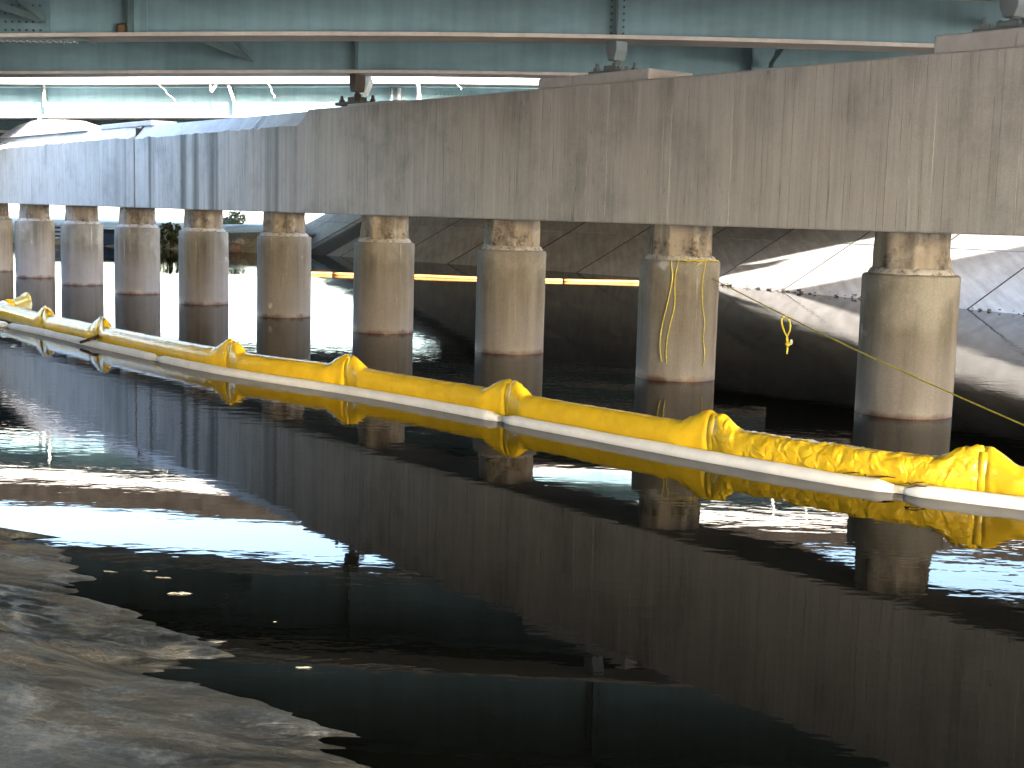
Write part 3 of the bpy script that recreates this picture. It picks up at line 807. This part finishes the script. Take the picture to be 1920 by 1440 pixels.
# yellow boom
YC = [p+n*(.055*2+.16) for p, n in zip(WS, WN)]
yb = thing('containment_boom', 'yellow vinyl oil containment boom of linked floats across the river', 'containment boom')
def float_section(path, a, b, seed, flare0=1, flare1=1, hz=.142, wy=.115):
    crk = {6: .09, 5: .016}.get(int(seed), .006)
    pts = resample(path, a, b, .022); m = len(pts); nn = normals(pts); K = 26; mb = MB(); Ls = b-a
    for k, p in enumerate(pts):
        s = Ls*k/(m-1); e0 = s; e1 = Ls-s
        def fl(e, on, wd):  # bulge near the end
            return on*math.cos(math.pi/2*min(1, e/wd))**1.15
        f = fl(e0, flare0, .24)+fl(e1, flare1, .34)
        pinch = max(on*math.exp(-(e/.03)**2) for e, on in ((e0, flare0), (e1, flare1)))
        wr = math.exp(-e0/.35)*flare0+math.exp(-e1/.45)*flare1
        H = hz*(1+.56*f)-.02*pinch; W = wy*(1-.25*f)*(1-.35*pinch)
        zc_ = .125+.055*f+.008*N3(p.x*.8, p.y*.8, seed)
        for j in range(K):
            an = 2*math.pi*j/K; c, sn = math.cos(an), math.sin(an)
            # slightly boxy section; pointed upwards near the ends
            cc = math.copysign(abs(c)**.8, c); ss = math.copysign(abs(sn)**.85, sn)
            if f > .2: cc *= (1-.45*f*max(0, sn))
            d = 1+(.06*wr+.012)*N3(s*9+seed*7, an*2.2, seed)+(.11*wr+crk)*N3(s*15+an*1.9, an*1.3, seed+3)+(.012+crk*.6)*N3(s*30-an*3, an*4, seed+5)
            v = p+nn[k]*(cc*W*d); v = Vector((v.x, v.y, zc_+ss*H*d)); mb.v.append(v)
    for k in range(m-1):
        for j in range(K):
            q = k*K+j; q2 = k*K+(j+1) % K; mb.f.append((q, q2, q2+K, q+K))
    mb.f.append(tuple(range(K))[::-1]); mb.f.append(tuple((m-1)*K+j for j in range(K)))
    return mb.build('float_section', M['yellow_crinkled' if int(seed) == 6 else 'yellow'], yb, smooth=True)
jx = [90, 196, 432, 655, 958, 1340, 1842, 2420]
YT = [Vector((p.x, p.y, .2)) for p in YC]
jp = [s_of_x(YT, x) for x in jx]
for k, (a, b) in enumerate(zip(jp, jp[1:])):
    float_section(YC, a+.003, b-.003, k+1.3)
# connectors between sections
for k, s in enumerate(jp[1:-1]):
    pts = resample(YC, s-.03, s+.03, .03); n_ = normals(pts)
    mb = MB(); K = 18
    for q, p in enumerate(pts):
        for j in range(K):
            an = 2*math.pi*j/K; mb.v.append(Vector((0, 0, .17))+Vector((p.x, p.y, 0))+n_[q]*(.072*math.cos(an)*(1+.2*N3(j, k, 3)))+Vector((0, 0, .205*math.sin(an)*(1+.06*N3(j*.7, k, 8)))))
    for q in range(len(pts)-1):
        for j in range(K): e = q*K+j; e2 = q*K+(j+1) % K; mb.f.append((e, e2, e2+K, e+K))
    mb.f.append(tuple(range(K))[::-1]); mb.f.append(tuple((len(pts)-1)*K+j for j in range(K)))
    mb.build('end_connector', M['yellow'], yb, smooth=True)
# left end: short floats where the boom doubles back
J0 = at_z(90, 621, 0); J1 = at_z(6, 598, 0); J2 = at_z(42, 584, 0); J3 = at_z(-20, 583, 0); J4 = at_z(-330, 588, 0)
p_ = [J1.lerp(resample(YC, jp[0], jp[0]+.1, .1)[0], t/20) for t in range(21)]
float_section(p_, 0, cum(p_)[-1]-.012, 11.3, .4, 1)
p_ = [J1.lerp(J2, t/20)+Vector((.06, .05, 0)) for t in range(21)]; float_section(p_, .05, cum(p_)[-1], 12.3, .2, .3, .18)
p_ = [J3.lerp(J4, t/20) for t in range(21)]; float_section(p_, 0, cum(p_)[-1], 13.3, .3, .3)
# dark strap / stick lying over both booms, twigs caught on the white one
o = MB().tube([at_z(150, 642, .05), at_z(175, 635, .11), at_z(208, 621, .16)], [.02, .03, .02], 6).build('drift_stick', M['twig']); tag(o, 'dark stick lying across the white and yellow booms at the left', 'stick')
tw = thing('twig_tangle', 'tangle of dark twigs caught on the white boom near the right edge', 'twigs')
rs = random.Random(3)
for k in range(16):
    x = rs.uniform(1620, 1745); y = 880+(x-1620)*.16+rs.uniform(-4, 16)
    a = at_z(x, y, .085); d = Vector((rs.uniform(-.2, .2), rs.uniform(-.06, .06), rs.uniform(-.012, .015)))
    MB().tube([a, a+d*.5+Vector((0, 0, .01)), a+d], [.004, .006, .003], 5).build('twig', M['twig'], tw)
# orange boom along the far bank
oc = smooth([at_z(x, y, 0) for x, y in ((480, 513), (585, 514), (660, 516.5), (775, 519), (893, 523.5), (1027, 527), (1120, 529), (1200, 531), (1345, 537))], 6)
ob = thing('containment_boom', 'thin orange boom floating far off along the dark paved bank', 'containment boom')
sL = cum(oc)[-1]; nse = 6
for k in range(nse):
    pts = resample(oc, sL*k/nse+.03, sL*(k+1)/nse-.03, .2)
    MB().tube([Vector((p.x, p.y, .035+.012*N3(p.x, 1, 1))) for p in pts], .045, 10).build('float_section', M['orange'], ob, smooth=True)

# ------------------------------------------------------------------ ropes
C1 = on_beam(1)
def facing(c, ang, r, z):                          # point on a column's surface, ang measured from the direction to the camera
    d = (EYE-c); d.z = 0; d.normalize(); rgt = Vector((-d.y, d.x, 0))
    return Vector((c.x, c.y, z)) + d*(r*math.cos(ang)) + rgt*(r*math.sin(ang))
ropes = thing('mooring_rope', 'yellow rope tied round the second column from the right, loose ends dangling', 'rope')
rs = random.Random(5)
def strand(angs, zs, r=.0065, name='strand'):
    pts = [facing(C1, a, RAD+.016, z) for a, z in zip(angs, zs)]
    MB().tube(smooth(pts, 5), r, 6).build(name, M['rope'], ropes, smooth=True)
ring = [facing(C1, .02+1.28*k/24, RAD-.006, ZC+.012+.006*math.sin(k*1.3)) for k in range(25)]
MB().tube(ring, .008, 6).build('loop', M['rope'], ropes, smooth=True)
strand([.62, .64, .58, .62, .70, .68, .74, .72], [ZC+.03, ZC-.02, 1.2, .95, .75, .55, .38, .2])
strand([-.18, -.20, -.16, -.26, -.36, -.40, -.34], [ZC+.02, ZC-.05, 1.28, .95, .7, .45, .24])
strand([-.02, -.05, -.10, -.08, -.18, -.24, -.22], [ZC+.02, ZC-.05, 1.25, .95, .68, .42, .22])
strand([.66, .60, .45, .40], [ZC+.03, ZC+.01, ZC-.03, ZC-.05])
tl = thing('taut_rope', 'thin taut yellow rope with a knotted loop, stretched past the rightmost column', 'rope')
# the line: from the column to beyond the right edge, nearer the camera
Pa = facing(C1, .95, RAD+.012, 1.28); Pb = at_y(2080, 866, 10.2)
line = [Pa.lerp(Pb, k/30)+Vector((0, 0, -.05*math.sin(math.pi*k/30))) for k in range(31)]
MB().tube(line, .008, 6).build('line', M['rope'], tl, smooth=True)
kb = min(range(3000), key=lambda j: abs(proj(Pa.lerp(Pb, j/3000))[0]-1478)); K0 = Pa.lerp(Pb, kb/3000); K0.z -= .05*math.sin(math.pi*kb/3000)
ex = lambda dx, dz: K0+CR*dx+Vector((0, 0, dz))
sc_ = K0.y/FPX
def kp(x, y): x0, y0 = proj(K0); return K0+CR*((x-x0)*sc_)+Vector((0, 0, -(y-y0)*sc_))
MB().tube(smooth([kp(1466, 598), kp(1467, 608), kp(1472, 622), kp(1478, 632), kp(1479, 645), kp(1480, 660)], 4), .010, 6).build('strand', M['rope'], tl)
MB().tube(smooth([kp(1481, 600), kp(1483, 612), kp(1481, 624), kp(1477, 634), kp(1480, 648), kp(1479, 664)], 4), .010, 6).build('strand', M['rope'], tl)
MB().tube(smooth([kp(1466, 598), kp(1473, 593), kp(1481, 600)], 4), .010, 6).build('strand', M['rope'], tl)
MB().lathe([(.006, -.03), (.028, -.015), (.032, 0), (.026, .018), (.008, .03)], 10).build('knot', M['rope'], tl).location = kp(1480, 645)
MB().lathe([(.004, -.03), (.02, -.01), (.012, .03)], 8).build('frayed_end', M['scrap'], tl).location = kp(1486, 642)

# ------------------------------------------------------------------ floating scraps
for k, (x, y, wd, lab) in enumerate(((208, 1071, 40, 'pale scrap floating nearest the sheet edge'), (284, 1070, 38, 'pale oval scrap floating right of the first one'), (306, 1082, 36, 'thin pale leaf floating below the oval scrap'),
        (335, 1112, 76, 'long pale forked scrap floating on dark water'), (398, 1203, 66, 'pale strip of scum floating beside the plastic sheet'), (570, 1251, 36, 'small curled pale scrap standing out of dark water'), (516, 1165, 10, 'tiny pale speck floating in the dark water'))):
    c = at_z(x, y, .004); L_ = (.55 if k == 3 else .75)*wd*c.y/FPX; m = MB(); rs = random.Random(k*7+1); n = 14
    for lay in (0, 1):
        for j in range(n):
            a = 2*math.pi*j/n; rr = .45*(1+.5*rs.uniform(-1, 1))
            m.v.append(Vector((math.cos(a)*rr*L_, math.sin(a)*rr*L_*.20, .001+lay*.002+(.01*L_*rs.random()+(.05*L_*abs(math.sin(a*1.5)) if k in (3, 5) else 0))*lay)))
    m.f = [tuple(range(n))[::-1], tuple(range(n, 2*n))]+[(j, (j+1) % n, n+(j+1) % n, n+j) for j in range(n)]
    o = m.build('floating_scrap', M['scum']); o.location = (c.x, c.y, .0); o.rotation_euler = (0, 0, rs.uniform(-.2, .3)); tag(o, lab, 'floating scrap', 'pale scraps floating near the sheet')

# ------------------------------------------------------------------ left background things
def rock(c, r, mat, lab, seed):
    bm = bmesh.new(); bmesh.ops.create_icosphere(bm, subdivisions=2, radius=1)
    for v in bm.verts:
        n = v.co.copy(); v.co = n*(1+.35*N3(n.x*1.3+seed, n.y*1.3, n.z*1.3)); v.co.x *= r; v.co.y *= r*.8; v.co.z *= r*.6
    me = bpy.data.meshes.new('rock'); bm.to_mesh(me); bm.free()
    o = link('rock', me, mat, None, c); tag(o, lab, 'rock', 'rubble rocks on the far low bank')
rl = ['reddish rock at the waterline between the fifth and sixth columns from the right', 'grey rock at the waterline left of the reddish one', 'pale grey rock higher on the rubble bank', 'small reddish rock by the waterline, close to the fifth column from the right', 'flat grey rock at the foot of the low bank', 'small grey rock behind the reddish ones']
for k, ((x, y), r) in enumerate((((440, 466), .42), ((424, 470), .35), ((452, 452), .36), ((462, 462), .33), ((417, 476), .3), ((431, 455), .3))):
    rock(at_y(x, y, 61.5+.4*k), r, M['stone'] if k in (0, 3) else M['stone2'], rl[k], k*2.3)
def container(px0, px1, ytop, ybot, Y):
    A = at_y(px0, ybot, Y); B = at_y(px1, ybot, Y); T = at_y(px0, ytop, Y).z; w_ = B.x-A.x
    t = thing('metal_container', 'dark blue metal container on the far bank, seen between third and fourth columns from left', 'container', (A.x, Y, A.z))
    h = T-A.z
    MB().box((0, 0, h*.18), (w_, 2.2, h*.78)).build('body', M['blue'], t, bevel=.03)
    MB().box((-.08, -.08, h*.78), (w_+.08, 2.28, h)).build('lid', M['darkblue'], t, bevel=.03)
    MB().box((.05, .05, -.3), (w_-.05, 2.1, h*.18)).build('base', M['darkblue'], t)
    for k in range(1, 5): MB().box((w_*k/5-.04, -.05, h*.22), (w_*k/5+.04, 0, h*.74)).build('rib', M['blue'], t)
    MB().box((.0, -.04, h*.5), (w_, -.002, h*.54)).build('rail', M['blue'], t)
container(186, 244, 429, 466, 64.5)
def shrub(c, w_, h, lab, seed, n=260):
    rs = random.Random(seed); t = thing('shrub', lab, 'shrub', c, 0, 'shrubs on the far low bank')
    m = MB()
    for k in range(7):
        a = rs.uniform(0, 6.28); e = Vector((math.cos(a)*w_*.4, math.sin(a)*w_*.4, h*rs.uniform(.6, .95))); m.tube([Vector((0, 0, -.1)), e*.5+Vector((0, 0, .1)), e], [.03, .02, .008], 5)
    m.build('stem', M['bark'], t)
    m = MB()
    for k in range(n):
        while True:
            p = Vector((rs.uniform(-1, 1), rs.uniform(-1, 1), rs.uniform(0, 1)))
            if p.x**2+p.y**2+(p.z*1.2-.5)**2 < 1 and N3(p.x*2.5+seed, p.y*2.5, p.z*2.5) > -.15: break
        p = Vector((p.x*w_*.5, p.y*w_*.5, p.z*h)); d = Vector((rs.gauss(0, 1), rs.gauss(0, 1), rs.gauss(0, 1))).normalized(); e = d.orthogonal()*.5
        s_ = .11*rs.uniform(.6, 1.3); b = len(m.v); m.v += [p-d*s_, p+e*s_, p+d*s_, p-e*s_]; m.f.append((b, b+1, b+2, b+3))
    m.build('foliage', M['leaf'], t, kind='stuff')
shrub(at_y(318, 474, 63.2), 1.3, 1.35, 'dark shrub seen between the sixth and seventh columns from the right', 3, 420)
shrub(at_y(442, 428, 75), 1.1, .9, 'small rounded shrub on the skyline of the low bank', 5)
shrub(at_y(421, 426, 74), 1.6, .5, 'low dark shrub beside the fifth and sixth columns gap, on the low bank', 9)
sg = thing('notice_panel', 'pale blue panel at the far bank between second and third columns from left', 'panel', at_y(112, 466, 66), 0)
MB().box((-.26, 0, .05), (.26, .05, 1.15)).build('panel', M['sign'], sg)
for k in range(5): MB().box((-.22, -.012, .16+.2*k), (.2, -.002, .25+.2*k)).build('stripe', M['blue'], sg)
for sx in (-.2, .2): MB().box((sx-.03, .055, -.5), (sx+.03, .10, 1.1)).build('post', M['darkblue'], sg)
